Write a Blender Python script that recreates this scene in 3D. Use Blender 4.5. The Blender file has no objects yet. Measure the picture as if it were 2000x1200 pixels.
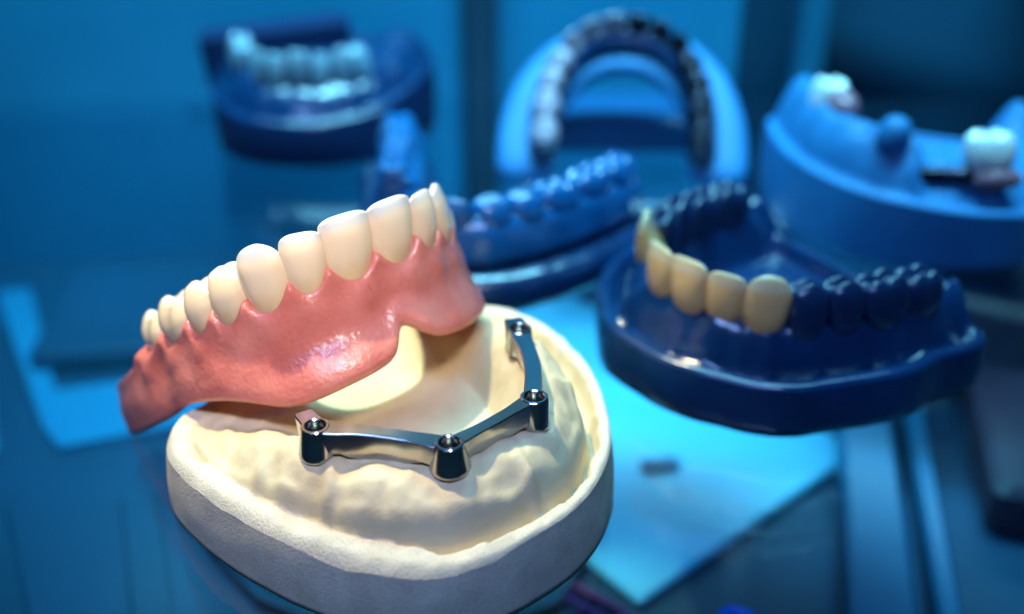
import bpy, math, random
import numpy as np
from mathutils import Matrix, Vector, noise

random.seed(7)
S = 0.001                      # everything below is written in millimetres
sc = bpy.context.scene
COL = sc.collection

# ------------------------------------------------------------------ camera
cam_d = bpy.data.cameras.new('camera')
cam = bpy.data.objects.new('camera', cam_d)
COL.objects.link(cam)
cam.location = (0, 0, 105 * S)
cam.rotation_euler = (math.radians(90 - 29), 0, 0)
cam_d.lens = 35
cam_d.sensor_width = 36
cam_d.clip_start = 0.005
cam_d.clip_end = 20
cam_d.dof.use_dof = True
cam_d.dof.focus_distance = 0.144
cam_d.dof.aperture_fstop = 6.9
sc.camera = cam

# ------------------------------------------------------------------ world
w = bpy.data.worlds.new('World')
sc.world = w
w.use_nodes = True
bg = w.node_tree.nodes['Background']
bg.inputs['Color'].default_value = (0.03, 0.15, 0.30, 1)
bg.inputs['Strength'].default_value = 0.15

# ------------------------------------------------------------------ lights
def aim(o, tgt):
    d = Vector(tgt) * S - o.location
    o.rotation_euler = d.to_track_quat('-Z', 'Y').to_euler()

def spot(name, loc, tgt, power, color, angle, blend, radius):
    l = bpy.data.lights.new(name, 'SPOT')
    l.energy = power; l.color = color
    l.spot_size = math.radians(angle); l.spot_blend = blend
    l.shadow_soft_size = radius * S
    o = bpy.data.objects.new(name, l); COL.objects.link(o)
    o.location = Vector(loc) * S
    aim(o, tgt)
    return o

def area(name, loc, tgt, power, color, sx, sy, spread=180):
    l = bpy.data.lights.new(name, 'AREA')
    l.energy = power; l.color = color
    l.spread = math.radians(spread)
    l.shape = 'RECTANGLE'; l.size = sx * S; l.size_y = sy * S
    o = bpy.data.objects.new(name, l); COL.objects.link(o)
    o.location = Vector(loc) * S
    aim(o, tgt)
    return o

spot('spot_warm', (-135, 225, 390), (-14, 126, 14), 9.6, (1.0, 0.83, 0.46), 17, 0.35, 8)
spot('spot_rose', (25, -60, 290), (-34, 141, 39), 5.4, (1.0, 0.80, 0.58), 13.2, 0.55, 30)
spot('spot_cyan_tint', (-130, 228, 388), (-22, 134, 10), 8.0, (0.25, 0.95, 1.0), 5.0, 0.5, 6)  # narrow lamp added to tint the lit palate patch cyan
area('strip_blue_rear', (20, 250, 330), (20, 290, 0), 1.3, (0.22, 0.76, 1.0), 420, 40, 80)
area('added_panel_fill', (70, 250, -9), (45, 190, -58), 0.065, (0.30, 0.74, 1.0), 150, 8)  # lamp added below the glass to brighten the cyan panel
area('strip_blue_front', (-40, -60, 330), (-10, 130, 0), 0.12, (0.25, 0.44, 1.0), 260, 30, 50)

# ------------------------------------------------------------------ render settings
sc.view_settings.view_transform = 'Standard'
sc.view_settings.look = 'None'
sc.view_settings.exposure = 0
sc.view_settings.gamma = 1
sc.render.engine = 'CYCLES'
sc.cycles.use_denoising = True
sc.cycles.max_bounces = 10
sc.cycles.transparent_max_bounces = 12
sc.cycles.caustics_reflective = False
sc.cycles.caustics_refractive = False
sc.cycles.sample_clamp_indirect = 4

# ------------------------------------------------------------------ materials
def new_mat(name):
    m = bpy.data.materials.new(name); m.use_nodes = True
    nt = m.node_tree
    return m, nt, nt.nodes['Principled BSDF']

def node(nt, typ, **kw):
    n = nt.nodes.new(typ)
    for k, v in kw.items(): setattr(n, k, v)
    return n

def coords(nt, scale):
    tc = node(nt, 'ShaderNodeTexCoord'); mp = node(nt, 'ShaderNodeMapping')
    mp.inputs['Scale'].default_value = (scale,) * 3 if not isinstance(scale, tuple) else scale
    nt.links.new(tc.outputs['Object'], mp.inputs['Vector'])
    return mp.outputs['Vector']

def noise_tex(nt, vec, scale, detail=4, rough=0.55):
    n = node(nt, 'ShaderNodeTexNoise')
    n.inputs['Scale'].default_value = scale; n.inputs['Detail'].default_value = detail
    n.inputs['Roughness'].default_value = rough
    nt.links.new(vec, n.inputs['Vector'])
    return n.outputs['Fac']

def ramp(nt, fac, stops):
    r = node(nt, 'ShaderNodeValToRGB')
    els = r.color_ramp.elements
    while len(els) < len(stops): els.new(0.5)
    for e, (p, c) in zip(els, stops):
        e.position = p; e.color = tuple(c) + (1,)
    nt.links.new(fac, r.inputs['Fac'])
    return r.outputs['Color']

def bump(nt, fac, strength, dist_mm, bsdf, prev=None):
    b = node(nt, 'ShaderNodeBump')
    b.inputs['Strength'].default_value = strength
    b.inputs['Distance'].default_value = dist_mm * S
    nt.links.new(fac, b.inputs['Height'])
    if prev is not None: nt.links.new(prev, b.inputs['Normal'])
    nt.links.new(b.outputs['Normal'], bsdf.inputs['Normal'])
    nt.links.new(b.outputs['Normal'], bsdf.inputs['Coat Normal'])
    return b.outputs['Normal']

def simple(name, c1, c2, rough=0.5, scale=120, bstr=0.15, bdist=0.2, metal=0.0, coat=0.0, sss=0.0, sss_r=(1, .6, .4), sss_scale=1.5, bscale=None, spec=0.5):
    m, nt, b = new_mat(name)
    v = coords(nt, 1.0)
    f = noise_tex(nt, v, scale)
    nt.links.new(ramp(nt, f, [(0.3, c1), (0.7, c2)]), b.inputs['Base Color'])
    b.inputs['Roughness'].default_value = rough
    b.inputs['Metallic'].default_value = metal
    b.inputs['Coat Weight'].default_value = coat
    b.inputs['Coat Roughness'].default_value = 0.08
    b.inputs['Specular IOR Level'].default_value = spec
    if sss:
        b.inputs['Subsurface Weight'].default_value = sss
        b.inputs['Subsurface Radius'].default_value = sss_r
        b.inputs['Subsurface Scale'].default_value = sss_scale * S
    if bstr:
        bump(nt, noise_tex(nt, v, bscale or scale * 6, 5), bstr, bdist, b)
    return m

M = {}
# cream dental stone with pores
def stone():
    m, nt, b = new_mat('cream_dental_stone')
    v = coords(nt, 1.0)
    big = noise_tex(nt, v, 70, 4)
    col = ramp(nt, big, [(0.3, (0.54, 0.43, 0.265)), (0.55, (0.66, 0.545, 0.345)), (0.75, (0.71, 0.60, 0.40))])
    nt.links.new(col, b.inputs['Base Color'])
    b.inputs['Roughness'].default_value = 0.62
    b.inputs['Subsurface Weight'].default_value = 0.15
    b.inputs['Subsurface Radius'].default_value = (1.0, 0.7, 0.4)
    b.inputs['Subsurface Scale'].default_value = 0.8 * S
    n1 = bump(nt, noise_tex(nt, v, 420, 4), 0.35, 0.35, b)
    vor = node(nt, 'ShaderNodeTexNoise'); vor.inputs['Scale'].default_value = 2600; vor.inputs['Detail'].default_value = 3
    nt.links.new(v, vor.inputs['Vector'])
    bump(nt, vor.outputs['Fac'], 0.35, 0.10, b, n1)
    return m
M['stone'] = stone()

def trimmed_stone():
    m, nt, b = new_mat('trimmed_dental_stone')
    v = coords(nt, 1.0)
    f = noise_tex(nt, v, 260, 5, 0.6)
    pores = noise_tex(nt, v, 2600, 4, 0.7)
    col = ramp(nt, f, [(0.3, (0.57, 0.50, 0.385)), (0.7, (0.70, 0.625, 0.49))])
    pc = ramp(nt, pores, [(0.30, (0.6, 0.6, 0.6)), (0.48, (1, 1, 1))])
    mx = node(nt, 'ShaderNodeMix', data_type='RGBA', blend_type='MULTIPLY')
    mx.inputs['Factor'].default_value = 0.5
    nt.links.new(col, mx.inputs['A']); nt.links.new(pc, mx.inputs['B'])
    nt.links.new(mx.outputs['Result'], b.inputs['Base Color'])
    b.inputs['Roughness'].default_value = 0.8
    bump(nt, pores, 0.9, 0.22, b)
    return m
M['trim'] = trimmed_stone()

def gum():
    m, nt, b = new_mat('pink_denture_acrylic')
    v = coords(nt, 1.0)
    f = noise_tex(nt, v, 110, 4)
    col = ramp(nt, f, [(0.2, (0.53, 0.115, 0.093)), (0.5, (0.66, 0.195, 0.152)), (0.8, (0.74, 0.27, 0.215))])
    # short dark fibres as in denture acrylic
    v2 = coords(nt, (900, 2600, 500))
    vn = noise_tex(nt, v2, 1.0, 2)
    fib = ramp(nt, vn, [(0.24, (0.55, 0.35, 0.35)), (0.29, (1, 1, 1))])
    mx = node(nt, 'ShaderNodeMix', data_type='RGBA', blend_type='MULTIPLY'); mx.inputs['Factor'].default_value = 0.5
    nt.links.new(col, mx.inputs['A']); nt.links.new(fib, mx.inputs['B'])
    nt.links.new(mx.outputs['Result'], b.inputs['Base Color'])
    b.inputs['Roughness'].default_value = 0.30
    b.inputs['Coat Weight'].default_value = 0.12; b.inputs['Coat Roughness'].default_value = 0.1
    b.inputs['Subsurface Weight'].default_value = 0.35
    b.inputs['Subsurface Radius'].default_value = (1.0, 0.28, 0.2)
    b.inputs['Subsurface Scale'].default_value = 1.6 * S
    n1 = bump(nt, noise_tex(nt, v, 300, 2), 0.22, 0.5, b)
    bump(nt, noise_tex(nt, v, 1300, 3), 0.7, 0.2, b, n1)
    return m
M['gum'] = gum()

def enamel(name, body, neck, edge, h):
    # tooth colour runs from yellowish neck to a bluish translucent incisal edge (z is along the crown)
    m, nt, b = new_mat(name)
    tc = node(nt, 'ShaderNodeTexCoord'); sp = node(nt, 'ShaderNodeSeparateXYZ')
    nt.links.new(tc.outputs['Object'], sp.inputs['Vector'])
    mr = node(nt, 'ShaderNodeMapRange')
    mr.inputs['From Min'].default_value = -0.5 * h * S; mr.inputs['From Max'].default_value = 0.5 * h * S
    nt.links.new(sp.outputs['Z'], mr.inputs['Value'])
    nz = noise_tex(nt, tc.outputs['Object'], 300, 2)
    ad = node(nt, 'ShaderNodeMath', operation='MULTIPLY_ADD')
    nt.links.new(nz, ad.inputs[0]); ad.inputs[1].default_value = 0.14; 
    nt.links.new(mr.outputs['Result'], ad.inputs[2])
    col = ramp(nt, ad.outputs['Value'], [(0.05, neck), (0.42, body), (0.86, body), (1.0, edge)])
    nt.links.new(col, b.inputs['Base Color'])
    b.inputs['Roughness'].default_value = 0.22
    b.inputs['Coat Weight'].default_value = 1.0; b.inputs['Coat Roughness'].default_value = 0.05
    b.inputs['Subsurface Weight'].default_value = 0.4
    b.inputs['Subsurface Radius'].default_value = (1.0, 0.8, 0.6)
    b.inputs['Subsurface Scale'].default_value = 1.2 * S
    bump(nt, noise_tex(nt, tc.outputs['Object'], 380, 2), 0.06, 0.15, b)
    return m
M['enamel'] = enamel('ivory_enamel', (0.90, 0.71, 0.47), (0.82, 0.57, 0.32), (0.70, 0.67, 0.64), 9.6)
M['enamel_back'] = enamel('ivory_molar_enamel', (0.86, 0.67, 0.43), (0.76, 0.53, 0.30), (0.76, 0.70, 0.62), 8.0)
M['cream'] = enamel('cream_veneer', (0.92, 0.50, 0.19), (0.78, 0.34, 0.10), (0.95, 0.66, 0.36), 9)
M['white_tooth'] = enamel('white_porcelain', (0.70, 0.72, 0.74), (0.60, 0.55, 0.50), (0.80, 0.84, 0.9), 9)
M['rose_tooth'] = enamel('rosy_porcelain', (0.40, 0.29, 0.37), (0.38, 0.19, 0.25), (0.42, 0.36, 0.46), 8)

M['bar'] = simple('polished_titanium', (0.44, 0.41, 0.38), (0.52, 0.49, 0.45), rough=0.17, scale=200, bstr=0.10, bdist=0.06, metal=1.0, bscale=900)
M['bore'] = simple('dark_screw_bore', (0.10, 0.10, 0.11), (0.14, 0.14, 0.15), rough=0.25, metal=1.0, bstr=0.0)
M['navy'] = simple('navy_model_resin', (0.001, 0.019, 0.072), (0.002, 0.031, 0.11), rough=0.26, scale=80, bstr=0.3, bdist=0.5, bscale=260, coat=0.5)
M['navy_dark'] = simple('dark_navy_resin', (0.003, 0.014, 0.055), (0.005, 0.022, 0.08), rough=0.3, scale=120, bstr=0.2, bdist=0.2, coat=.3)
M['navy_matte'] = simple('matte_navy_block', (0.002, 0.016, 0.065), (0.003, 0.022, 0.085), rough=0.75, scale=60, bstr=0.2, spec=.15)
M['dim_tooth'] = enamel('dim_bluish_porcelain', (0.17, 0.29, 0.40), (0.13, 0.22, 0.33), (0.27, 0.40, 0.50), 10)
M['sky_stone'] = simple('pale_blue_stone', (0.008, 0.14, 0.36), (0.014, 0.18, 0.44), rough=0.6, scale=90, bstr=0.25, bdist=0.3, bscale=400)
M['mid_stone'] = simple('mid_blue_stone', (0.003, 0.085, 0.26), (0.006, 0.12, 0.34), rough=0.24, scale=90, bstr=0.4, bdist=0.6, bscale=260, coat=0.7)
M['chrome'] = simple('dark_cobalt_metal', (0.03, 0.03, 0.045), (0.06, 0.055, 0.08), rough=0.2, metal=1.0, bstr=0.1, bdist=0.1)
M['pink_saddle'] = simple('pink_saddle_acrylic', (0.26, 0.12, 0.17), (0.32, 0.15, 0.2), rough=0.3, sss=0.2)
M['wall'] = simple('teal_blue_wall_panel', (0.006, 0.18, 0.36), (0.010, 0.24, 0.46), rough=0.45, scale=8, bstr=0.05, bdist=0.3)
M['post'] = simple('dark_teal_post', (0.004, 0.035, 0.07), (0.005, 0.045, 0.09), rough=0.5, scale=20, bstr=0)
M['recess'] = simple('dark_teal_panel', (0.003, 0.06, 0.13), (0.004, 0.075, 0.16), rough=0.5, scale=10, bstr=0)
M['floor'] = simple('dark_blue_floor', (0.002, 0.024, 0.06), (0.004, 0.05, 0.11), rough=0.6, scale=14, bstr=0.05)
M['cyan'] = simple('cyan_acrylic_sheet', (0.14, 0.56, 0.80), (0.20, 0.62, 0.84), rough=0.3, scale=12, bstr=0.05)
M['teal_sheet'] = simple('blue_acrylic_sheet', (0.02, 0.24, 0.42), (0.03, 0.28, 0.48), rough=0.3, scale=12, bstr=0.05)
M['rail'] = simple('teal_metal_rail', (0.006, 0.12, 0.24), (0.01, 0.15, 0.28), rough=0.35, scale=20, bstr=0)
M['stand'] = simple('deep_blue_plastic', (0.004, 0.06, 0.18), (0.006, 0.08, 0.22), rough=0.4, scale=30, bstr=0)
M['plum'] = simple('plum_plastic', (0.045, 0.018, 0.035), (0.07, 0.026, 0.05), rough=0.5, scale=30, bstr=0)
M['magenta'] = simple('magenta_plastic', (0.22, 0.03, 0.16), (0.26, 0.04, 0.2), rough=0.4, scale=30, bstr=0)
M['royal'] = simple('royal_blue_plastic', (0.01, 0.12, 0.75), (0.015, 0.15, 0.85), rough=0.3, scale=30, bstr=0)

def glass_mat():
    m = bpy.data.materials.new('clear_blue_shelf_glass'); m.use_nodes = True
    nt = m.node_tree; nt.nodes.clear()
    out = node(nt, 'ShaderNodeOutputMaterial'); mix = node(nt, 'ShaderNodeMixShader')
    tr = node(nt, 'ShaderNodeBsdfTransparent'); tr.inputs['Color'].default_value = (0.80, 0.95, 0.98, 1)
    gl = node(nt, 'ShaderNodeBsdfGlossy'); gl.inputs['Roughness'].default_value = 0.03
    tcg = node(nt, 'ShaderNodeTexCoord'); ng = node(nt, 'ShaderNodeTexNoise'); ng.inputs['Scale'].default_value = 45; ng.inputs['Detail'].default_value = 6
    nt.links.new(tcg.outputs['Object'], ng.inputs['Vector'])
    mg = node(nt, 'ShaderNodeMapRange'); mg.inputs['From Min'].default_value = .45; mg.inputs['From Max'].default_value = .75; mg.inputs['To Min'].default_value = .02; mg.inputs['To Max'].default_value = .16
    nt.links.new(ng.outputs['Fac'], mg.inputs['Value']); nt.links.new(mg.outputs['Result'], gl.inputs['Roughness'])
    gl.inputs['Color'].default_value = (1, 1, 1, 1)
    lw = node(nt, 'ShaderNodeLayerWeight'); lw.inputs['Blend'].default_value = 0.5
    pw = node(nt, 'ShaderNodeMath', operation='POWER'); pw.inputs[1].default_value = 5
    ma = node(nt, 'ShaderNodeMath', operation='MULTIPLY_ADD'); ma.inputs[1].default_value = 0.95; ma.inputs[2].default_value = 0.075
    L = nt.links.new
    L(lw.outputs['Facing'], pw.inputs[0]); L(pw.outputs[0], ma.inputs[0]); L(ma.outputs[0], mix.inputs['Fac'])
    L(tr.outputs[0], mix.inputs[1]); L(gl.outputs[0], mix.inputs[2]); L(mix.outputs[0], out.inputs['Surface'])
    return m
M['glass'] = glass_mat()

# ------------------------------------------------------------------ object helpers
def mesh_obj(name, verts, faces, mat, parent=None, smooth=True, loc=None, rot=None, subsurf=0):
    me = bpy.data.meshes.new(name)
    me.from_pydata([tuple(float(c) * S for c in v) for v in verts], [], [tuple(int(i) for i in f) for f in faces])
    me.update()
    if smooth: me.polygons.foreach_set('use_smooth', [True] * len(me.polygons))
    me.materials.append(M[mat])
    return link(name, me, parent, loc, rot, subsurf)

def link(name, me, parent=None, loc=None, rot=None, subsurf=0):
    o = bpy.data.objects.new(name, me); COL.objects.link(o)
    if parent is not None: o.parent = parent
    if loc is not None: o.location = Vector([float(c) for c in loc]) * S
    if rot is not None: o.rotation_euler = rot
    if subsurf:
        sm = o.modifiers.new('subdivision', 'SUBSURF'); sm.levels = subsurf; sm.render_levels = subsurf
    return o

def thing(name, label, cat, loc=(0, 0, 0), rot=(0, 0, 0), group=None):
    o = bpy.data.objects.new(name, None); COL.objects.link(o)
    o.empty_display_size = 0.01
    o.location = Vector(loc) * S; o.rotation_euler = rot
    tag(o, label, cat, group)
    return o

def tag(o, label, cat, group=None):
    o['label'] = label; o['category'] = cat
    if group: o['group'] = group
    return o

def struct(o):
    o['kind'] = 'structure'
    return o

def loops_faces(n_loops, n, closed=True, off=0):
    fs = []
    for i in range(n_loops - 1):
        for j in range(n if closed else n - 1):
            a = off + i * n + j; b = off + i * n + (j + 1) % n
            fs.append((a, b, b + n, a + n))
    return fs

def box_verts(x0, x1, y0, y1, z0, z1, bev=0.0):
    """bevelled box as rings"""
    if bev <= 0:
        v = [(x0, y0, z0), (x1, y0, z0), (x1, y1, z0), (x0, y1, z0), (x0, y0, z1), (x1, y0, z1), (x1, y1, z1), (x0, y1, z1)]
        f = [(3, 2, 1, 0), (4, 5, 6, 7), (0, 1, 5, 4), (1, 2, 6, 5), (2, 3, 7, 6), (3, 0, 4, 7)]
        return v, f
    rings = []
    for z, i in ((z0, bev), (z0 + bev, 0), (z1 - bev, 0), (z1, bev)):
        b = bev
        rings += [(x0 + i + b, y0 + i, z), (x1 - i - b, y0 + i, z), (x1 - i, y0 + i + b, z), (x1 - i, y1 - i - b, z),
                  (x1 - i - b, y1 - i, z), (x0 + i + b, y1 - i, z), (x0 + i, y1 - i - b, z), (x0 + i, y0 + i + b, z)]
    f = loops_faces(4, 8)
    f.append(tuple(range(7, -1, -1))); f.append(tuple(range(24, 32)))
    return rings, f

def box(name, x0, x1, y0, y1, z0, z1, mat, parent=None, bev=0.6, loc=None, rot=None):
    v, f = box_verts(x0, x1, y0, y1, z0, z1, bev)
    return mesh_obj(name, v, f, mat, parent, smooth=False, loc=loc, rot=rot)

def nz(x, y, z, s):
    return noise.noise(Vector((x / s, y / s, z / s)))

# ------------------------------------------------------------------ setting
v, f = box_verts(-330, 330, 30, 338, -6, 0, 0)
shelf = struct(mesh_obj('glass_shelf', v, f, 'glass', smooth=False))
WR = math.radians(6)
wall = struct(box('back_wall', -420, -17, 0, 12, -75, 330, 'wall', bev=1, loc=(0, 352, 0), rot=(0, 0, math.radians(7))))
wall2 = struct(box('back_wall_right', -6, 80, 0, 12, -75, 330, 'wall', bev=1, loc=(0, 352, 0)))
post = tag(box('corner_post', -17, -5, -6, 10, -70, 330, 'post', bev=1.5, loc=(0, 350, 0)), 'dark vertical post between the two blue back panels', 'post')
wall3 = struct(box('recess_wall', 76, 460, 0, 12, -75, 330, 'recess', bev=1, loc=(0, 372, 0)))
floor_ = struct(box('case_floor', -480, 520, 0, 480, -70, -58, 'floor', bev=1, loc=(0, 0, 0)))

# ------------------------------------------------------------------ tooth shapes
def tooth_mesh(kind, wd, h, dp, nth=28, seed=0):
    """x mesio-distal, y facial (+), z towards the biting edge; facial face near y=0, crown spans z -h/2..h/2, root goes 3 mm lower"""
    V = []; rnd = random.Random(seed)
    th = np.linspace(0, 2 * np.pi, nth, endpoint=False)
    ct, st = np.cos(th), np.sin(th)
    front = kind in ('central', 'lateral', 'canine')
    ex = 2.0 / (2.6 if front else 2.7)
    ux = np.sign(ct) * np.abs(ct) ** ex; uy = np.sign(st) * np.abs(st) ** ex
    nr = 13
    def ip(t, xs, ys): return float(np.mean(np.interp(t + np.linspace(-.1, .1, 9), xs, ys)))
    n_rings = 0
    def crown_z(q): return (.095 * (1 - q ** 1.5) - .06) if kind == 'canine' else (0.012 - 0.05 * q ** 3.4)
    if front:
        for i in range(nr):
            t = -0.28 + 1.0 * i / (nr - 1) * 1.22      # ->0.94
            z = (t - 0.5) * h
            hw = wd / 2 * ip(t, [-.28, 0, .2, .45, .7, .85, .94], {'central': [.70, .84, .96, 1, 1, .99, .95], 'lateral': [.66, .81, .94, 1, 1, .97, .89], 'canine': [.66, .80, .94, 1, .97, .87, .73]}[kind])
            yf = ip(t, [-.28, 0, .25, .5, .75, .94], [-1.1, -.4, .25, .32, -.1, -1.0])
            yl = ip(t, [-.28, 0, .25, .5, .75, .94], [-dp, -dp, -dp * .93, -dp * .66, -dp * .43, -dp * .34])
            cy, hd = (yf + yl) / 2, (yf - yl) / 2
            for k in range(nth):
                x = ux[k] * hw; y = cy + uy[k] * hd
                # slightly barrelled facial face: edges fall back
                y -= 0.9 * (abs(ux[k]) ** 2.6) * max(0, min(1, uy[k] * 4)) * min(1, hd * 3 / dp)
                V.append((x, y, z + smoothstep(.5, .94, t) * crown_z(abs(ux[k])) * h))
            n_rings += 1
        # incisal closing rings
        hw0 = wd / 2 * {'central': .945, 'lateral': .885, 'canine': .73}[kind]
        yf, yl = -1.0, -dp * .34
        for r, dz in ((.95, .019), (.82, .036), (.60, .049), (.32, .058), (.1, .060)):
            for k in range(nth):
                x = ux[k] * hw0 * (1 - (1 - r) * .6); hd = (yf - yl) / 2 * r
                zz = (0.44 + dz) * h
                q = abs(ux[k]) * (1 - (1 - r) * .6)
                zz += crown_z(q) * h
                V.append((x, (yf + yl) / 2 + uy[k] * hd, zz))
            n_rings += 1
        # ease the last body ring for canine tip
    else:
        for i in range(nr):
            t = -0.28 + 1.06 * i / (nr - 1)           # -> .78
            z = (t - 0.5) * h
            sc_ = ip(t, [-.28, 0, .25, .5, .66, .78], [.66, .76, .92, 1, .97, .88])
            hw = wd / 2 * sc_
            yf = ip(t, [-.28, 0, .3, .55, .78], [-1.0, -.3, .25, .05, -.75])
            yl = ip(t, [-.28, 0, .3, .55, .78], [-dp + 1, -dp + .4, -dp - .1, -dp + .1, -dp + .8])
            cy, hd = (yf + yl) / 2, (yf - yl) / 2
            for k in range(nth):
                y = cy + uy[k] * hd; x = ux[k] * hw
                if kind == 'molar' and uy[k] > .3:      # buccal groove
                    y -= .55 * math.exp(-(x / (wd * .09)) ** 2) * max(0, min(1, (t - .1) / .4))
                V.append((x, y, z + (.04 * h * math.cos(2 * th[k]) if i == nr - 1 else 0)))
            n_rings += 1
        hw, cy, hd = wd / 2 * .88, -dp / 2, dp / 2 - .78
        cus = [(0, .48, 1.0), (0, -.48, .75)] if kind == 'premolar' else [(-.46, .48, 1), (.46, .48, .95), (-.46, -.48, .85), (.46, -.48, .8)]
        for r in (.9, .76, .6, .44, .28, .12, .02):
            for k in range(nth):
                x, y = ux[k] * r, uy[k] * r
                zz = .80 * h + .06 * h * (1 - r)
                for cx_, cy_, a_ in cus:
                    zz += a_ * .17 * h * math.exp(-(((x - cx_) / (.42 if kind == 'molar' else .75)) ** 2 + ((y - cy_) / .34) ** 2))
                zz -= .10 * h * math.exp(-((y / .22) ** 2))
                if kind == 'molar': zz -= .05 * h * math.exp(-((x / .18) ** 2))
                V.append((x * hw, cy + y * hd, zz - .5 * h))
            n_rings += 1
    F = loops_faces(n_rings, nth)
    F.append(tuple(range(nth - 1, -1, -1)))
    F.append(tuple(range((n_rings - 1) * nth, n_rings * nth)))
    return V, F

_tooth_cache = {}
def tooth(parent, kind, wd, h, dp, mat, loc, rot, name='tooth', nth=28, subsurf=1):
    key = (kind, round(wd, 2), round(h, 2), round(dp, 2), mat, nth)
    if key not in _tooth_cache:
        V, F = tooth_mesh(kind, wd, h, dp, nth)
        o = mesh_obj(name, V, F, mat, parent, loc=loc, rot=rot, subsurf=subsurf)
        _tooth_cache[key] = o.data
        return o
    return link(name, _tooth_cache[key], parent, loc, rot, subsurf)

KINDS = ['central', 'lateral', 'canine', 'premolar', 'premolar', 'molar', 'molar']

# ------------------------------------------------------------------ height-field jaw bases
def smoothstep(a, b, x):
    t = max(0.0, min(1.0, (x - a) / (b - a))); return t * t * (3 - 2 * t)

def smax(a, b, k):
    h_ = max(0.0, min(1.0, .5 + .5 * (a - b) / k)); return b + (a - b) * h_ + k * h_ * (1 - h_)

def resample(poly, n, iters=2):
    P = np.array(poly, float)
    for _ in range(iters):                            # Chaikin rounding
        Q = np.roll(P, -1, 0); P = np.stack([.75 * P + .25 * Q, .25 * P + .75 * Q], 1).reshape(-1, 2)
    C = np.vstack([P, P[:1]]); s = np.concatenate([[0], np.cumsum(np.hypot(*np.diff(C, axis=0).T))])
    u = np.linspace(0, s[-1], n, endpoint=False)
    return np.stack([np.interp(u, s, C[:, 0]), np.interp(u, s, C[:, 1])], 1)

def height_base(name, outline, centre, hfun, wall_fun, mat_top, mat_wall, parent, n=220, nr=90, wall_rows=10, z0=0.2, wall_name='wall', rim_fun=None):
    """one top surface (height field on shrinking rings) and one wall skirt, two parts of one body"""
    O = outline; c = np.array(centre)
    if (np.roll(O, -1, 0)[:, 0] * O[:, 1] - O[:, 0] * np.roll(O, -1, 0)[:, 1]).sum() > 0: O = O[::-1].copy()
    n = len(O)
    ts = 1 - np.concatenate([[0, .006, .012, .02, .03, .04, .052, .065, .08], np.linspace(.095, .985, nr)])
    V = []
    for t in ts:
        for p in O:
            q = c + (p - c) * t
            e = (1 - t) * np.hypot(*(p - c))
            V.append((q[0], q[1], hfun(q[0], q[1], e)))
    F = loops_faces(len(ts), n)
    V.append((c[0], c[1], hfun(c[0], c[1], 30))); k = len(V) - 1; b0 = (len(ts) - 1) * n
    F += [(b0 + j, b0 + (j + 1) % n, k) for j in range(n)]
    top = mesh_obj(name, V, F, mat_top, parent)
    if rim_fun:
        top.data.materials.append(M[mat_wall])
        for r in range(len(ts) - 1):
            for j in range(n):
                p = O[j]; q = c + (p - c) * ts[r]
                if rim_fun(q[0], q[1], (1 - ts[r]) * np.hypot(*(p - c))): top.data.polygons[r * n + j].material_index = 1
    W = []
    for r in range(wall_rows + 1):
        for j, p in enumerate(O):
            zt = hfun(p[0], p[1], 0)
            z = zt + (z0 - zt) * r / wall_rows
            d = p - c; d = d / np.hypot(*d)
            o_ = wall_fun(r / wall_rows, j / n)
            W.append((p[0] + d[0] * o_, p[1] + d[1] * o_, z))
    FW = loops_faces(wall_rows + 1, n)
    FW.append(tuple(range(wall_rows * n, (wall_rows + 1) * n)))
    wl = mesh_obj(wall_name, W, FW, mat_wall, parent)
    return top, wl

# ------------------------------------------------------------------ front plaster cast
cast = thing('plaster_cast', 'cream plaster jaw cast carrying the metal bar, in the foreground', 'cast', (-20, 132, 0))
CB = np.array([-29.0, 149.0]); FD = np.array([.62, -.785]); SD = np.array([.785, .62])
OUT = [(-54.6, 128.5), (-53.6, 123.5), (-50.5, 119), (-44.4, 112.9), (-35.5, 106.3), (-27.6, 101.7), (-20.3, 99.0), (-12.1, 97.6), (-6.2, 98.4), (.4, 101.6), (7.4, 107.3), (12.2, 114),
       (15.2, 122.5), (15.8, 130.6), (14.7, 142.6), (11.4, 152.6), (6.2, 161.8), (-1, 167.6), (-7, 168), (-14, 163), (-26, 153.5), (-38, 144), (-48, 136.5), (-53, 133)]
AB = [(-27.2, 112.3), (-8.5, 109.0), (3.2, 119.2), (1.2, 139.6)]      # abutment feet

def rim_w(x, y, s_):
    return 1.9 + 1.0 * nz(x, y, 80, 11) + .7 * nz(x, y, 90, 3.6) + 1.9 * smoothstep(-6, -20, s_) - 1.3 * smoothstep(100.5, 98.5, y + .25 * abs(x + 12))

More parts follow.
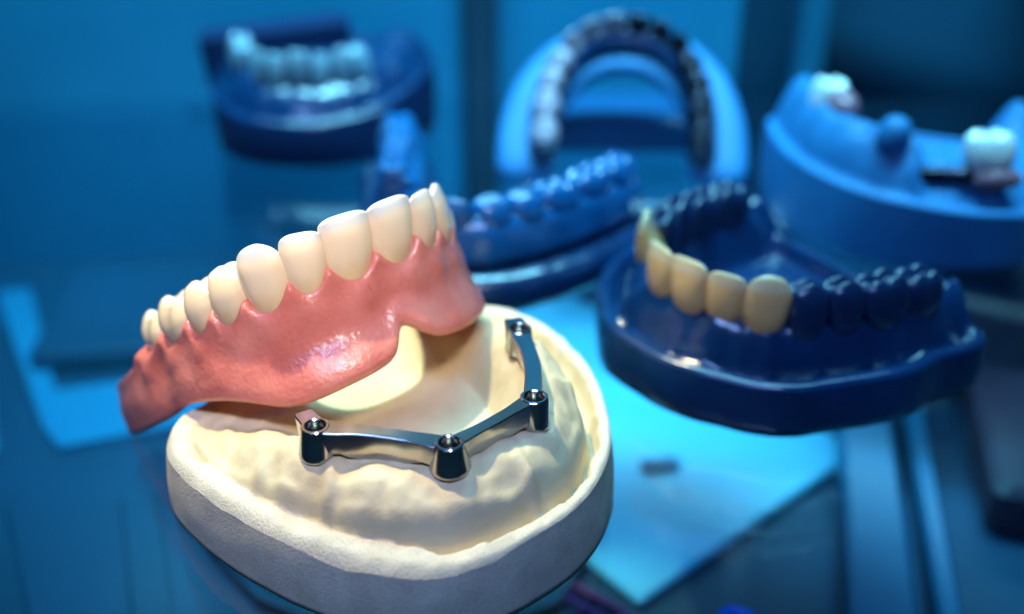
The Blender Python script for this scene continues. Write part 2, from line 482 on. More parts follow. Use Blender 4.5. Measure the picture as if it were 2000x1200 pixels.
def cast_h(x, y, e):
    p = np.array([x, y]) - CB
    f_, s_ = p @ FD, p @ SD + 1.4
    a_, b_, n_, f0 = 23.5, 41.5, 2.25, 3.0
    ff = max(f_ - f0, 0)
    rho = ((abs(s_) / a_) ** n_ + (ff / b_) ** n_) ** (1 / n_)
    R_ = math.hypot(s_, ff) / max(rho, .05)
    d = (rho - 1) * R_ if rho > .05 else -20
    fr = smoothstep(2, 30, f_)
    crest = (12.6 + 7.2 * smoothstep(6, 28, f_)) if s_ < 0 else (15.0 + 4.8 * smoothstep(4, 24, f_))
    crest += .7 * nz(x, y, 3, 11) + .5 * nz(x, y, 9, 4.5) + .2 * nz(x, y, 19, 1.9)
    sul = 7.4 + 1.3 * nz(x, y, 21, 9) + .5 * nz(x, y, 27, 4)
    pal = 10.4 - 1.0 * smoothstep(-8, -18, d) + .35 * nz(x, y, 40, 9)
    pal += 3.6 * smoothstep(16, 3, f_)
    pal = min(pal, crest - .3)
    if d >= 0:
        wd_ = 8.6
        t = min(d / wd_, 1.2)
        sh = (1 - min(t, 1) ** 2.7) if t < 1 else 0
        prof = sul + (crest - sul) * sh ** .9
        k_ = math.exp(-((d - 4.5) / 5) ** 2)
        prof += (1.5 * nz(x, y, 5, 6.5) + .7 * nz(x, y, 15, 3.0) + .2 * nz(x, y, 33, 1.3)) * k_
        # shallow ledge half way down the flank
        prof += 1.5 * math.exp(-((d - 6.6 - 1.2 * nz(x, y, 51, 8)) / 1.1) ** 2) * (.6 + .8 * nz(x, y, 44, 10))
    else:
        t = min(-d / 9.0, 1)
        prof = pal + (crest - pal) * (1 - t ** 1.9) ** 1.3
        prof += (.5 * nz(x, y, 5, 4.0) + .18 * nz(x, y, 15, 1.6)) * math.exp(-((d + 5) / 4) ** 2)
    # muscle folds running from ridge to rim
    for fx, fy, dx, dy, amp, wdt in ((3.4, 108.8, .62, -.78, 2.2, .9), (-25.5, 106.6, -.25, -.97, 1.5, 1.1), (-36, 113, -.55, -.83, 1.0, 1.3), (10.2, 133, 1, .05, .9, 1.4)):
        l_ = (x - fx) * dx + (y - fy) * dy; q_ = (x - fx) * dy - (y - fy) * dx
        prof += amp * math.exp(-(q_ / wdt) ** 2) * math.exp(-(l_ / 3.2) ** 2)
    rimz = 12.2 - 1.0 * smoothstep(104, 99, y) + .35 * nz(x, y, 60, 12) + .15 * nz(x, y, 70, 3)
    wv = rim_w(x, y, s_)
    rim = rimz - 5.0 * smoothstep(wv, wv + 1.3, e) + .16 * nz(x, y, 130, 1.0) + .25 * nz(x, y, 140, 4)
    z = smax(prof, rim, .3)
    for k, (ax, ay) in enumerate(AB):                # collars under the abutments
        r_ = math.hypot(x - ax, y - ay)
        z += .35 * math.exp(-((r_ - 3.2) / 1.0) ** 2)
    ew = .6 + .5 * max(0, nz(x, y, 150, 5)) + 1.3 * smoothstep(-4, -20, s_) * smoothstep(135, 122, y)
    if e < ew: z -= ew * .9 * (1 - e / ew) ** 2            # worn outer edge
    return z

outl = resample(OUT, 320)
loc_off = np.array([-20.0, 132.0])
top, wl = height_base('ridge_and_palate', outl - loc_off, (6.0, -2.0),
                      lambda x, y, e: cast_h(x - 20, y + 132, e),
                      lambda r, u: .9 * r + .25 * math.sin(r * 3.1) + .12 * nz(u * 60, r * 3, 0, 1.5), 'stone', 'trim', cast, wall_name='base_wall', nr=130, n=300, rim_fun=lambda x, y, e: e < rim_w(x - 20, y + 132, (np.array([x - 20, y + 132]) - CB) @ SD + 1.4) - .1)

# ------------------------------------------------------------------ milled bar
bar = thing('implant_bar', 'polished grey metal bar with four screw sockets on the cream cast', 'implant bar', (-9, 118, 19))
BO = np.array([-9.0, 118.0, 19.0])
TOPZ = [24.1, 23.7, 24.3, 23.8]
def frustum(name, x, y, z0, z1, r0, r1, hole, parent, sq=0.0, ang=0.0):
    n = 40; prof = [(r0 * .8, z0), (r0 * .97, z0 + .12), (r0, z0 + .45), (r0 * .985, z0 + .8), (r1 * 1.02, z1 - .35), (r1 * .99, z1 - .12), (r1 * .93, z1), (hole + .18, z1), (hole, z1 - .18), (hole, z1 - 2.6)]
    V = []
    for r, z in prof:
        for k in range(n):
            a = 2 * math.pi * k / n
            V.append((x + r * math.cos(a) - BO[0], y + r * math.sin(a) - BO[1], z - BO[2]))
    o = mesh_obj(name, V, loops_faces(len(prof), n) + [tuple(range(n - 1, -1, -1))], 'bar', parent)
    o.data.set_sharp_from_angle(angle=math.radians(28))
    # bore floor
    Vb = []
    for r, z in ((hole * 1.02, z1 - 2.0), (hole * .6, z1 - 2.1), (hole * .5, z1 - 2.7), (.05, z1 - 2.7)):
        for k in range(n):
            a = 2 * math.pi * k / n
            Vb.append((x + r * math.cos(a) - BO[0], y + r * math.sin(a) - BO[1], z - BO[2]))
    mesh_obj('screw_bore', Vb, loops_faces(4, n), 'bore', o)
    return o
for k, ((ax, ay), tz) in enumerate(zip(AB, TOPZ)):
    zb = cast_h(ax, ay, 12) - .35
    frustum('abutment', ax, ay, zb, tz, (2.7, 2.95, 2.35, 2.3)[k], (2.0, 2.0, 2.05, 1.95)[k], 1.4, bar)

def beam(name, pts, parent):
    """pts: (x,y,ztop,zbot,halfwidth top, halfwidth bottom) along the beam; rounded rectangular section"""
    P = []
    n = len(pts)
    ring = []
    V = []
    for i, (x, y, zt, zb, wt, wb) in enumerate(pts):
        a = np.array(pts[max(i - 1, 0)][:2]); b = np.array(pts[min(i + 1, n - 1)][:2])
        t = (b - a) / np.hypot(*(b - a)); nn = np.array([-t[1], t[0]])
        r = .16
        sec = [(-wt + r, zt), (wt - r, zt), (wt - .07, zt - .08), (wt, zt - r), ((wt + wb) / 2, (zt + zb) / 2), (wb, zb + r), (wb - r, zb), (-wb + r, zb), (-wb, zb + r), (-(wt + wb) / 2, (zt + zb) / 2), (-wt, zt - r), (-wt + .07, zt - .08)]
        for o_, z in sec:
            q = np.array([x, y]) + nn * o_
            V.append((q[0] - BO[0], q[1] - BO[1], z - BO[2]))
    m = 12
    F = loops_faces(n, m); F.append(tuple(range(m - 1, -1, -1))); F.append(tuple(range((n - 1) * m, n * m)))
    o = mesh_obj(name, V, F, 'bar', parent)
    o.data.set_sharp_from_angle(angle=math.radians(24))
    return o
def seg(A, B, zA, zB, wa, wm, wb_, hgt, bow=0.0, steps=16, trim=True):
    out = []
    A = np.array(A); B = np.array(B); t = (B - A) / np.hypot(*(B - A)); nn = np.array([t[1], -t[0]])
    A = A + t * 1.55
    if trim: B = B - t * 1.55
    for i in range(steps + 1):
        u = i / steps
        p = A + (B - A) * u + nn * bow * math.sin(math.pi * u)
        zt = zA + (zB - zA) * u
        g = cast_h(p[0], p[1], 12)
        wv = wa + (wm - wa) * smoothstep(0, .3, u) if u < .5 else wb_ + (wm - wb_) * smoothstep(0, .3, 1 - u)
        zb = max(zt - hgt, g + .15 + .25 * math.sin(u * 9))
        zb = min(zb, zt - 2.4)
        out.append((p[0], p[1], zt - .1, zb, wv, wv * .85))
    return out
beam('bar_span', seg(AB[0], AB[1], TOPZ[0], TOPZ[1], 1.7, 1.25, 1.6, 5.2, -.5), bar)
beam('bar_span', seg(AB[1], AB[2], TOPZ[1] - .05, TOPZ[2] - .05, 1.3, 1.05, 1.3, 4.6, .2), bar)
beam('bar_span', seg(AB[2], AB[3], TOPZ[2] - .05, TOPZ[3] - .05, 1.35, 1.3, 1.6, 3.0, .8), bar)
beam('end_stub', seg(AB[0], (-29.6, 116.0), TOPZ[0] - .08, TOPZ[0] - .2, 1.5, 1.45, 1.3, 3.4, 0, 6, False), bar)
beam('end_stub', seg(AB[3], (.1, 143.2), TOPZ[3] - .08, TOPZ[3] - .2, 1.7, 1.7, 1.5, 4.2, 0, 6, False), bar)

# ------------------------------------------------------------------ overdenture
DR = Matrix(((-0.757, 0.5591, -0.3382), (-0.6528, -0.6692, 0.3549), (-0.0278, 0.4894, 0.8716)))
DT = Vector((-20.8, 137.2, 40.5))
den = thing('overdenture', 'pink gummed denture with ivory teeth leaning on the cream cast', 'denture')
den.matrix_world = Matrix.Translation(DT * S) @ DR.normalized().to_4x4()
DA, DB_, DN, DSH, DSP = 27.6, 43.4, 2.55, .383, -.226
_t = np.linspace(0, np.pi / 2, 3000)
_x = DA * np.sin(_t) ** (2 / DN); _y = DB_ * np.cos(_t) ** (2 / DN) - DB_
_x = np.append(_x, [DA, DA]); _y = np.append(_y, [-DB_ - 4, -DB_ - 30])
_s = np.concatenate([[0], np.cumsum(np.hypot(np.diff(_x), np.diff(_y)))])
def arch_pt(u):
    su = abs(u); e = .4
    X, Y = np.interp(su, _s, _x), np.interp(su, _s, _y)
    tx = np.interp(su + e, _s, _x) - (np.interp(su - e, _s, _x) if su > e else -np.interp(e - su, _s, _x))
    ty = np.interp(su + e, _s, _y) - np.interp(abs(su - e), _s, _y)
    L = math.hypot(tx, ty); nx, ny = -ty / L, tx / L
    g = 1 if u >= 0 else -1
    return g * X, Y, g * nx, ny
TW = np.array([8.6, 6.8, 7.8, 7.0, 6.8, 10.2, 9.4]) * .96
TH = np.array([10.6, 9.6, 10.6, 9.2, 8.4, 7.6, 7.0]) * .96
TD = np.array([6.6, 6.0, 7.2, 8.0, 8.2, 9.6, 9.4]) * .9
def dshear(z): return DSH * max(min(z, 9), -5) + .12 * min(z + 5, 0)
TC = []; cum = 0
for w_ in TW: TC.append(cum + w_ / 2); cum += w_
SPEE = lambda Y: DSP * (Y / 40) ** 2 * 10
for g in (1, -1):
    for i in range(7):
        u = g * TC[i]
        X, Y, nx, ny = arch_pt(u)
        rz = math.atan2(-nx, ny)                       # local y -> outward normal
        # shear in +y: lean the crown forward
        lean = Matrix.Rotation(-math.atan(DSH) * (1.0, 1, .95, .8, .7, .6, .5)[i], 4, 'X')
        rot = (lean @ Matrix.Rotation(rz, 4, 'Z'))
        jit = Matrix.Rotation(random.uniform(-.03, .03), 4, 'Y')
        o = tooth(den, KINDS[i], TW[i] * 1.085, TH[i] * 1.0, TD[i], 'enamel' if i < 3 else 'enamel_back', (X + nx * .3, Y + ny * .3, SPEE(Y)), (rot @ jit).to_euler(), nth=32, subsurf=1)

ZB = [(-58, -12), (-50, -13), (-40, -16), (-30, -17.6), (-22, -18.1), (-16, -18.4), (-10, -18.6), (-6, -18.0), (-3.5, -16.2), (-1.6, -14.2), (-.4, -13.6), (.8, -15.2), (2, -17.6), (5, -18.8), (11, -19.2), (17, -19.8), (20, -19.4), (23, -17.8), (26, -16.2), (32, -14.7), (38, -13.9), (41, -13.4), (44, -14.6), (50, -15.0), (56, -15.0), (62, -15.0), (69, -14.4)]
def margin(u):
    su = abs(u); edges = np.concatenate([[0], np.cumsum(TW)])
    i = int(np.searchsorted(edges, su, side='right') - 1)
    if i >= 7: return -3.4 - min((su - edges[-1]) * .12, .8)
    q = (su - edges[i]) / TW[i] * 2 - 1
    lo = -TH[i] * .5 + .35; hi = lo + (3.0, 3.0, 2.9, 2.6, 2.3, 2.0, 1.7)[i]
    return lo + (hi - lo) * abs(q) ** 2.3
def emin(u):                                            # root eminence 1 on tooth axis, 0 between
    su = abs(u); edges = np.concatenate([[0], np.cumsum(TW)])
    i = int(np.searchsorted(edges, su, side='right') - 1)
    if i >= 7: return 0
    q = (su - edges[i]) / TW[i] * 2 - 1
    return math.cos(q * math.pi / 2) ** 2
us = np.concatenate([np.linspace(-56, -30, 50), np.linspace(-29.7, 69.5, 310)])
V = []; NP = None
for u in us:
    X, Y, nx, ny = arch_pt(u)
    wn = 1.0 if abs(u + .4) < 3 else (1.0 + min(abs(u + .4) - 3, 6) * .45)
    zb = float(np.mean(np.interp(u + np.linspace(-wn, wn, 15), [a for a, b in ZB], [b for a, b in ZB])))
    zm = float(np.mean([margin(u + q) for q in np.linspace(-.45, .45, 5)])); em = emin(u)
    zms = float(np.mean([margin(u + q) for q in np.linspace(-6, 6, 25)]))
    post_ = smoothstep(24, 50, abs(u))
    endf = smoothstep(65.5, 69.5, u) if u > 0 else smoothstep(-51, -56, u)
    fl = 3.0 * smoothstep(42, 64, u)
    bo = 2.0 - .9 * smoothstep(46, 62, u) + .9 * math.exp(-((u - 10) / 9) ** 2)        # border bulge outward
    if abs(u + .4) < 6: bo -= 1.0 * math.exp(-((u + .4) / 2.2) ** 2)
    prof = []
    L_ = zm - zb
    prof.append((-8.2 + .8 * post_, -3.0)); prof.append((-5, zm + .6)); prof.append((-2.2, zm + .9)); prof.append((-.9, zm + .75))
    prof.append((-.25, zm + .28)); prof.append((.15 + fl * .55, zm - .15)); prof.append((.42 + fl, zm - .7))
    nf = 16
    for k in range(1, nf + 1):
        t = k / nf
        z = zm + (zms - zm) * smoothstep(0, .45, t) - .7 - (zms - zb - 2.2) * t
        o_ = fl + .45 + (bo - .45) * smoothstep(.45, 1.0, t)
        o_ += .35 * em * math.exp(-((t - .2) / .25) ** 2) * (1 + 1.2 * post_)
        o_ -= .35 * math.exp(-((t - .58) / .26) ** 2) * (1 - smoothstep(14, 26, abs(u)))          # vestibular hollow
        o_ -= .45 * (1 - em) * math.exp(-((t - .35) / .28) ** 2) * post_ * (1 - smoothstep(50, 58, u))
        o_ += .9 * math.exp(-((t - .55) / .3) ** 2) * smoothstep(20, 34, abs(u))
        o_ += .30 * nz(u, z, 2, 6.5) + .09 * nz(u, z, 8, 2.2)
        prof.append((o_, z))
    ob = prof[-1][0]
    prof += [(ob + .05, zb + 1.1), (ob - .15, zb + .55), (ob - .55, zb + .15), (ob - 1.1, zb), (ob - 1.7, zb + .2), (ob - 2.1, zb + .7), (ob - 2.5, zb + 1.8)]
    zi = max(-8.5, zb + 4)
    prof += [(-1.8, (zb + zi) / 2 + .5), (-2.6, zi), (-5, zi + 1.3), (-7.6, zi), (-9.2, zi - 2.2), (-10.0, zi - 3.2), (-10.9, zi - 3.3), (-11.4, zi - 2.4), (-11.2, -6.5), (-10.2, -4.2)]
    NP = len(prof)
    cxo, czo = -3.5, (zm + zb) / 2
    for o_, z in prof:
        if endf > 0:
            k_ = (1 - endf ** 2.2) ** .5 if endf < 1 else 0.02
            o_ = cxo + (o_ - cxo) * (.25 + .75 * k_); z = czo + (z - czo) * (.3 + .7 * k_)
        zz = z + SPEE(Y)
        V.append((X + nx * o_, Y + ny * o_ + dshear(z), zz))
F = loops_faces(len(us), NP)
F.append(tuple(range(NP - 1, -1, -1))); F.append(tuple(range((len(us) - 1) * NP, len(us) * NP)))
gum_o = mesh_obj('gum_base', V, F, 'gum', den, subsurf=1)

# ------------------------------------------------------------------ generic background jaw model
def jaw(name, label, loc, face_deg, a, b, mats, teeth=(), wallh=8, crest=17, sulcus=7, pal=9, pad=9.5, n=2.3, back=6, crest_fun=None, tooth_scale=1.0, group=None, cat='jaw model', tilt=(0, 0), rimw=2.2, wide=7.5, tw=1.05, bumpy=1.0, slope=0.0, pitch=0.0, lobe=0.5):
    """local: y forward (arch front), x lateral; face_deg = world heading of local +y"""
    t_ = thing(name, label, cat, loc, (tilt[0], tilt[1], math.radians(face_deg - 90)), group)
    yc = -b * .5
    th = np.linspace(-.12 * np.pi, 1.12 * np.pi, 60)
    A, B = a + pad, b + pad
    pts = []
    for q in th:
        cx_, sy_ = math.cos(q), math.sin(q)
        x = A * math.copysign(abs(cx_) ** (2 / 2.35), cx_); y = yc + (B * abs(sy_) ** (2 / 2.35) if sy_ > 0 else sy_ * back * 2.2)
        pts.append((x, y))
    ol = resample(pts, 150, 1)
    ol = np.array([p * (1 + lobe / 35 * (nz(p[0], p[1], loc[0], 17) + .15 * nz(p[0], p[1], loc[1], 5))) for p in ol])
    def hf(x, y, e):
        ff = max(y - yc, 0)
        rho = ((abs(x) / a) ** n + (ff / b) ** n) ** (1 / n)
        R_ = math.hypot(x, ff) / max(rho, .05)
        d = (rho - 1) * R_ if rho > .05 else -20
        ang = math.atan2(y - yc, x)
        cr = crest_fun(ang) if crest_fun else crest
        cr += .4 * nz(x, y, 4, 7)
        if d >= 0: pr = sulcus + (cr - sulcus) * max(0, 1 - (min(d / wide, 1)) ** 1.9) ** .9
        else: pr = pal + (cr - pal) * max(0, 1 - (min(-d / 9, 1)) ** 2) ** 1.1
        pr += bumpy * (.45 * nz(x, y, 9, 4.5) + .25 * nz(x, y, 29, 2))
        for fa in (35, 78, 118, 150):
            pr += 1.6 * math.exp(-((math.degrees(ang) - fa) / 2.2) ** 2) * math.exp(-((d - 7) / 3) ** 2)
        lift = slope * x + pitch * max(0, yc + b + pad - y)
        pr += lift
        rim = wallh + lift + .3 * nz(x, y, 2, 9) - 4 * smoothstep(rimw, rimw + 2.5, e)
        z = smax(pr, rim, .7)
        if e < 1: z -= .9 * (1 - e) ** 2
        return z
    height_base('ridge', ol, (0, yc + b * .3), hf, lambda r, u: .5 * math.sin(r * 3.1), mats[0], mats[1], t_, nr=44, wall_rows=5, wall_name='base_wall')
    # teeth along crest: list of (arch index, material or None)
    tt = np.linspace(0, np.pi / 2, 2000)
    X = a * np.sin(tt) ** (2 / n); Y = yc + b * np.cos(tt) ** (2 / n)
    ss = np.concatenate([[0], np.cumsum(np.hypot(np.diff(X), np.diff(Y)))])
    Wd = np.array([7.6, 6.6, 7.6, 7.0, 6.8, 9.6, 9.2]); Hh = np.array([9.5, 9, 9.8, 8.6, 8, 7.5, 7]); Dd = np.array([6, 5.6, 6.6, 7.6, 7.8, 9, 9])
    Wd = Wd * (ss[-1] * .97 / Wd.sum())
    ed = np.concatenate([[0], np.cumsum(Wd)])
    for side, idx, mt, nm in teeth:
        c_ = (ed[idx] + ed[idx + 1]) / 2
        x = np.interp(c_, ss, X) * side; y = np.interp(c_, ss, Y)
        tx = np.interp(c_ + .4, ss, X) - np.interp(c_ - .4, ss, X); ty = np.interp(c_ + .4, ss, Y) - np.interp(c_ - .4, ss, Y)
        L = math.hypot(tx, ty); nx, ny = -ty / L * side, tx / L
        h_ = Hh[idx] * tooth_scale
        zc = hf(x, y, 12)
        o_ = Dd[idx] * .45
        tooth(t_, KINDS[idx], Wd[idx] * tw, h_, Dd[idx], mt, (x + nx * o_, y + ny * o_, zc + h_ * .22), (random.uniform(-.06, .06), random.uniform(-.06, .06), math.atan2(-nx, ny)), name=nm, nth=20, subsurf=1)
    return t_

# navy model with cream veneers, right
cr = [(-1, 6), (-1, 5), (-1, 4), (-1, 3), (-1, 2), (-1, 1), (-1, 0), (1, 0), (1, 1), (1, 2), (1, 3), (1, 4), (1, 5), (1, 6)]
cream_set = {(1, 2), (1, 0), (-1, 0), (-1, 1), (-1, 2)}
navy_teeth = []
for s_, i_ in cr:
    if (s_, i_) == (1, 1): continue
    navy_teeth.append((s_, i_, 'cream' if (s_, i_) in cream_set else 'navy_dark', 'tooth'))
jaw('navy_jaw_model', 'navy blue jaw model with four cream veneered front teeth and one cream tooth apart', (48, 174, .2), 213, 25, 42,
    ('navy', 'navy'), navy_teeth, wallh=10.5, crest=18, sulcus=5, pal=5.5, tooth_scale=1.15, tw=1.2, bumpy=2.6, pad=10, wide=7.5, lobe=2.2)

# quadrant models behind the denture
def quadrant(name, label, loc, pts, kinds, mats, toothw=1.0):
    """block model of half an arch: base swept along a curve, one tooth per kind on its crest"""
    t_ = thing(name, label, 'jaw model', loc)
    P = np.array(pts, float)
    for _ in range(3):
        Q = [P[0]]
        for k in range(len(P) - 1): Q += [.75 * P[k] + .25 * P[k + 1], .25 * P[k] + .75 * P[k + 1]]
        P = np.array(Q + [P[-1]])
    sl = np.concatenate([[0], np.cumsum(np.hypot(*np.diff(P, axis=0).T))])
    uu = np.linspace(0, sl[-1], 60)
    C = np.stack([np.interp(uu, sl, P[:, 0]), np.interp(uu, sl, P[:, 1])], 1)
    T = np.gradient(C, axis=0); T /= np.hypot(*T.T)[:, None]; N = np.stack([T[:, 1], -T[:, 0]], 1)
    def body(nm, prof, mat, amp):
        V = []
        for k in range(len(C)):
            ef = min(1, min(k, len(C) - 1 - k) / 5); ef = .8 + .2 * math.sqrt(max(0, 1 - (1 - ef) ** 2))
            for o_, z in prof:
                o2 = o_ * ef + amp * nz(uu[k], o_, z, 4); V.append((C[k][0] + N[k][0] * o2, C[k][1] + N[k][1] * o2, z * 1.25 + (amp * nz(uu[k], o_, z + 9, 3.5) if z > .5 else 0)))
        m = len(prof); F = loops_faces(len(C), m); F.append(tuple(range(m - 1, -1, -1))); F.append(tuple(range((len(C) - 1) * m, len(C) * m)))
        return mesh_obj(nm, V, F, mat, t_, subsurf=1)
    body('base_wall', [(-9, .2), (-9.4, 4), (-9, 7.6), (-7.5, 8.6), (-3, 8.8), (3, 8.8), (7.6, 8.2), (9.8, 7.2), (10.6, 5.5), (10.8, 3), (10.2, .2)], mats[1], .35)
    body('ridge', [(-6.6, 8.4), (-6.6, 12), (-6, 15.8), (-3.5, 17.4), (0, 17.8), (3.6, 17.2), (5.4, 14.8), (6.0, 11), (7.0, 8.4)], mats[0], .6)
    wd = [{'molar': 9.6, 'premolar': 7, 'canine': 7.4, 'lateral': 6.6, 'central': 8}[k] * toothw for k in kinds]
    g = sl[-1] * .97 / sum(wd); c_ = sl[-1] * .015
    for kd, w_ in zip(kinds, wd):
        m_ = c_ + w_ * g / 2; c_ += w_ * g
        x, y = np.interp(m_, uu, C[:, 0]), np.interp(m_, uu, C[:, 1])
        k = int(np.argmin(abs(uu - m_))); nx, ny = N[k]
        tooth(t_, kd, w_ * g * 1.2, 7.6, {'molar': 9.6, 'premolar': 8.6}.get(kd, 6.6), mats[0], (x + nx * 4.6, y + ny * 4.6, 21.6 + random.uniform(-.3, .3)), (random.uniform(-.08, .08), random.uniform(-.08, .08), math.atan2(-nx, ny)), nth=20)
    return t_
quadrant('quadrant_model', 'glossy blue half jaw model with a slanting tooth row, right behind the denture', (4, 200, 0),
         [(-26, -2), (-17, -9), (-8, -8), (4, -1), (15, 9), (23, 19)], ['canine', 'canine', 'premolar', 'premolar', 'molar', 'molar', 'molar'], ('mid_stone', 'navy'))
quadrant('quadrant_model', 'small blue half jaw model seen end on, left of the slanting tooth row', (-27, 231, 0),
         [(0, -20), (0, -8), (-1, 6), (-3, 20)][::-1], ['molar', 'molar', 'premolar', 'premolar'], ('mid_stone', 'navy'), 1.0)

# rear left navy model with white teeth
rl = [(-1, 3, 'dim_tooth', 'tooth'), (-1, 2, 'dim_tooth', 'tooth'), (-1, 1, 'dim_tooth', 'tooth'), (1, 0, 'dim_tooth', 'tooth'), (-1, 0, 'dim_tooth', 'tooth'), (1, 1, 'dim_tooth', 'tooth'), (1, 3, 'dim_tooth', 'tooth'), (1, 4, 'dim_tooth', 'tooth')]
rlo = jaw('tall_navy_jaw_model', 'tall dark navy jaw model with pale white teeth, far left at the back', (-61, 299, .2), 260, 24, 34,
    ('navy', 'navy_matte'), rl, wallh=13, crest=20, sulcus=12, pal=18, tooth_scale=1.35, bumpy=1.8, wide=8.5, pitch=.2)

# pale right model with white crowns
def cf(ang):
    d = math.degrees(ang)
    return 19.5 + 8.0 * smoothstep(84, 78, d)
pale = jaw('pale_jaw_model', 'pale blue jaw model with a step in its ridge and white crowns, at right edge', (103, 235, .2), 262, 28, 39,
    ('sky_stone', 'sky_stone'), [], wallh=15.5, crest=26, sulcus=14, pal=14, crest_fun=cf, rimw=2.0, bumpy=2.6, slope=.09)
def tube(name, pts, rad, mat, parent, n=12):
    P = np.array(pts, float); V = []
    for i in range(len(P)):
        t = P[min(i + 1, len(P) - 1)] - P[max(i - 1, 0)]; t /= np.linalg.norm(t)
        a_ = np.cross(t, (0, .05, 1) if abs(t[2]) < .8 else (0, 1, 0)); a_ /= np.linalg.norm(a_); b_ = np.cross(a_, t)
        r = rad[i] if hasattr(rad, '__len__') else rad
        for k in range(n):
            q = 2 * math.pi * k / n
            V.append(P[i] + a_ * math.cos(q) * r + b_ * math.sin(q) * r)
    F = loops_faces(len(P), n); F.append(tuple(range(n - 1, -1, -1))); F.append(tuple(range((len(P) - 1) * n, len(P) * n)))
    return mesh_obj(name, V, F, mat, parent, subsurf=1)
tooth(pale, 'molar', 10, 11.5, 9.5, 'white_tooth', (29, -4, 29.5), (0, .1, math.radians(-75)), name='crown', nth=20)
cw = tooth(pale, 'molar', 11.5, 10.5, 10, 'white_tooth', (-9, 24, 26.5), (.1, 0, math.radians(12)), name='crown', nth=20)
tube('pink_saddle', [(24, -9, 27), (23, -4, 29), (22, 1, 30), (21, 6, 29)], [2.5, 4.2, 4.2, 2.5], 'pink_saddle', pale)
tube('pink_collar', [(-16, 21, 20.5), (-12, 22.5, 21), (-8, 23.5, 21), (-4, 23, 20.8)], [1.6, 2.8, 2.8, 1.8], 'pink_saddle', pale)
tube('metal_framework', [(11, 21.5, 19.5), (9.5, 21.8, 20.6), (6, 21.5, 20.4), (2, 21.5, 20.8), (-2, 21.8, 21.2), (-6, 22.5, 21.5)], [2.8, 2.8, 2.2, 1.9, 2.0, 2.4], 'chrome', pale)
tube('ridge_knob', [(13.5, 18.5, 25), (13, 18.6, 29), (12.8, 18.6, 32), (12.7, 18.6, 33.2)], [4.2, 4.2, 3.4, 1.4], 'sky_stone', pale)

# ------------------------------------------------------------------ horseshoe model leaning at the back
hs = thing('horseshoe_jaw_model', 'pale blue horseshoe jaw model propped upright with rosy and dark metal teeth', 'jaw model', (29, 250, 0), (math.radians(40), 0, math.radians(-5)))
def sweep(name, a, b, ybase, prof, mat, parent, n=2.2, steps=70, legs=12):
    P = []
    tt = np.linspace(-np.pi / 2, np.pi / 2, steps)
    for q in tt:
        s_, c_ = math.sin(q), math.cos(q)
        P.append((math.copysign(abs(s_) ** (2 / n), s_) * a, ybase + legs + b * abs(c_) ** (2 / n)))
    P = [(-a, ybase)] + P + [(a, ybase)]
    P = np.array(P); V = []
    for i in range(len(P)):
        t = P[min(i + 1, len(P) - 1)] - P[max(i - 1, 0)]; t = t / np.hypot(*t); nn = np.array([-t[1], t[0]])
        for o_, z in prof: V.append((P[i][0] + nn[0] * o_, P[i][1] + nn[1] * o_, z))
    m = len(prof); F = loops_faces(len(P), m); F.append(tuple(range(m - 1, -1, -1))); F.append(tuple(range((len(P) - 1) * m, len(P) * m)))
    return mesh_obj(name, V, F, mat, parent, subsurf=1)
sweep('base', 24, 31, 0, [(-7, 0), (-7, 7), (-6, 8), (3, 8.3), (7.5, 8.0), (9.8, 6.4), (10.2, 3), (9.8, 0)], 'sky_stone', hs)
sweep('ridge', 21, 29.5, 4, [(-4.8, 7.6), (-4.6, 10), (-3, 12), (0, 13), (3, 12.5), (4.2, 10), (4.6, 7.6)], 'navy', hs)
tt = np.linspace(0, np.pi / 2, 1000)
X = 21 * np.sin(tt) ** (2 / 2.2); Y = 16 + 29.5 * np.cos(tt) ** (2 / 2.2)
X = np.append(X, 21); Y = np.append(Y, 4); ss = np.concatenate([[0], np.cumsum(np.hypot(np.diff(X), np.diff(Y)))])
cum = 0
for i in range(7):
    wd_ = [6.5, 5.8, 6.6, 6.6, 6.6, 8.8, 8.4][i]; c_ = cum + wd_ / 2; cum += wd_
    for side in (-1, 1):
        x = np.interp(c_, ss, X) * side; y = np.interp(c_, ss, Y)
        tx = np.interp(c_ + .4, ss, X) - np.interp(c_ - .4, ss, X); ty = np.interp(c_ + .4, ss, Y) - np.interp(c_ - .4, ss, Y)
        L = math.hypot(tx, ty); nx, ny = -ty / L * side, tx / L
        tooth(hs, KINDS[i], wd_ * 1.04, 7.5, [5.5, 5.5, 6, 7, 7, 7.6, 7.6][i], 'rose_tooth' if side < 0 else 'chrome', (x + nx * 3.2, y + ny * 3.2, 13.5), (0, 0, math.atan2(-nx, ny)), nth=20)
std = tag(box('display_block', -26, 26, 0, 26, .2, 11, 'stand', bev=1.2, loc=(29, 284, 0)), 'deep blue block behind the horseshoe model propping it up', 'block')

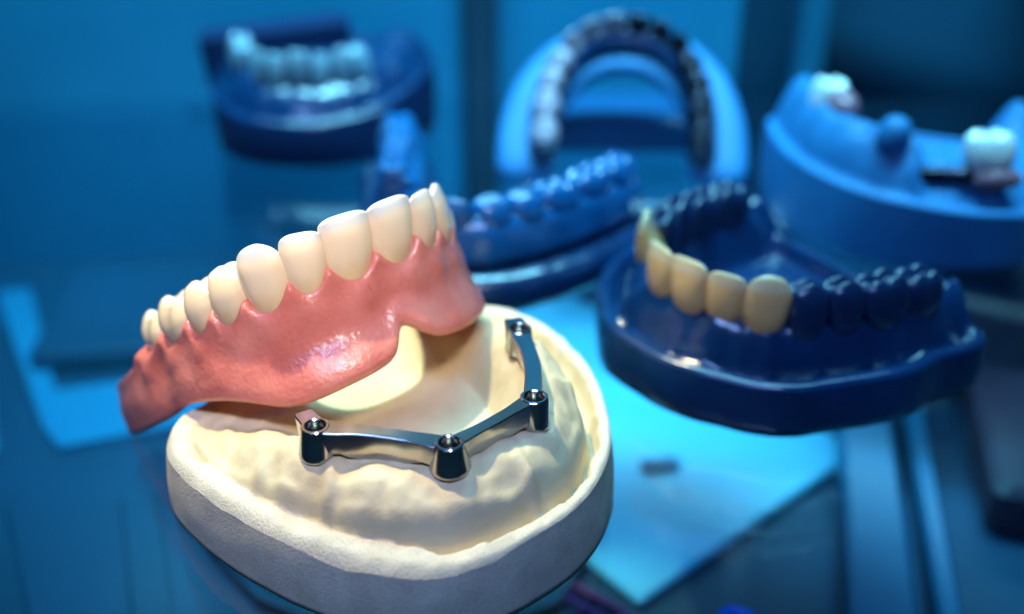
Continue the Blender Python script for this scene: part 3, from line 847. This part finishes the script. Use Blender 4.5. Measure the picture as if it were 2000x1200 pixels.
# ------------------------------------------------------------------ below the glass
def slab(name, cx_, cy_, lx, ly, z0, z1, rotd, mat, label, cat, bev=.8, group=None):
    o = box(name, -lx / 2, lx / 2, -ly / 2, ly / 2, z0, z1, mat, bev=bev, loc=(cx_, cy_, 0), rot=(0, 0, math.radians(rotd)))
    return tag(o, label, cat, group)
slab('acrylic_board', 20, 232, 84, 124, -57.8, -55, 40, 'cyan', 'bright cyan acrylic panel lying below the glass shelf', 'board')
slab('metal_rail', 87, 192, 13, 130, -57.8, -46, -14, 'rail', 'teal metal rail beside the cyan panel at lower right', 'rail', 1.2)
slab('metal_rail', 101, 190, 5, 130, -57.8, -50, -14, 'rail', 'thin outer teal rail running to the lower right corner', 'rail', 1.0)
def flat_poly(name, pts, z0, z1, mat):
    n = len(pts)
    V = [(x, y, z0) for x, y in pts] + [(x, y, z1) for x, y in pts]
    F = [tuple(range(n - 1, -1, -1)), tuple(range(n, 2 * n))] + [(k, (k + 1) % n, n + (k + 1) % n, n + k) for k in range(n)]
    return mesh_obj(name, V, F, mat, smooth=False)
tag(flat_poly('acrylic_sheet', [(-176, 300), (-166, 303), (-132, 240), (-84, 252), (-78, 228), (-120, 213), (-128, 222)], -57.8, -55.4, 'teal_sheet'), 'blue L-shaped acrylic sheet below the glass behind the denture end', 'sheet')
tag(flat_poly('acrylic_strip', [(-178, 268), (-168, 272), (-136, 212), (-150, 206)], -57.8, -55.6, 'teal_sheet'), 'blue acrylic strip below the glass, cut by the left edge', 'strip')
slab('storage_tray', -108, 285, 80, 60, -57.8, -49, 8, 'floor', 'dark blue flat tray below the glass at left', 'tray', 2)
slab('plum_box', 150, 262, 46, 60, -57.8, -20, -20, 'plum', 'dull plum box below the glass near the right edge', 'box', 2)
slab('plum_box', 140, 205, 40, 60, -57.8, -44, -16, 'plum', 'low dark plum box right of the teal rails', 'box', 2)
slab('plastic_case', 17, 158, 20, 6, -57.8, -55, -38, 'magenta', 'small magenta case under the right foot of the cream cast', 'case', 2)
slab('plastic_case', 48, 153, 8, 7, -57.8, -55, -20, 'royal', 'small royal blue case at the bottom edge', 'case', 2)
slab('reflection_streak', -118, 168, 12, 46, -57.8, -55, 30, 'post', 'dark streak put in for a reflection in the glass, lower left corner', 'strip', 1)  # this dark slab and the next stand in for reflection streaks in the glass
slab('reflection_streak', -84, 172, 9, 50, -57.8, -55, 22, 'post', 'dark streak put in for a reflection in the glass, left of the cream cast', 'strip', 1)
slab('shelf_bracket', 38, 204, 10, 5, -55, -53.4, 10, 'rail', 'small dark teal clip on the cyan panel', 'clip', 1)
tag(box('bite_block', -23, 23, -5, 5, 14, 33, 'navy_matte', bev=2, loc=(-71, 312, 0), rot=(0, math.radians(-5), math.radians(8))), 'dark navy block standing behind the white teeth, far left', 'block')
tag(box('light_bar', 0, 220, 0, 10, 42, 52, 'rail', bev=1.5, loc=(100, 350, 0), rot=(0, 0, math.radians(-8))), 'blue horizontal bar across the dark recess, upper right', 'bar')
tag(box('corner_post', -5, 5, -5, 5, -57, 330, 'rail', bev=1.5, loc=(106, 356, 0)), 'slim teal post at the corner of the dark recess', 'post')

tag(box('plum_box', -30, 30, 0, 30, 60, 90, 'plum', bev=2, loc=(210, 338, 0)), 'plum box on the bar in the upper right corner', 'box')

tag(flat_poly('cast_shadow_shape', [(-86, 209), (-79, 190), (-69, 173), (-55, 158), (-22, 143), (10, 157), (18, 173), (22, 196), (8, 214), (-40, 222)], -57.8, -54.8, 'post'), 'dark flat shape put in for the shadow of the cream cast below the glass', 'tray')  # dark polygon laid on the floor as the cream cast's shadow
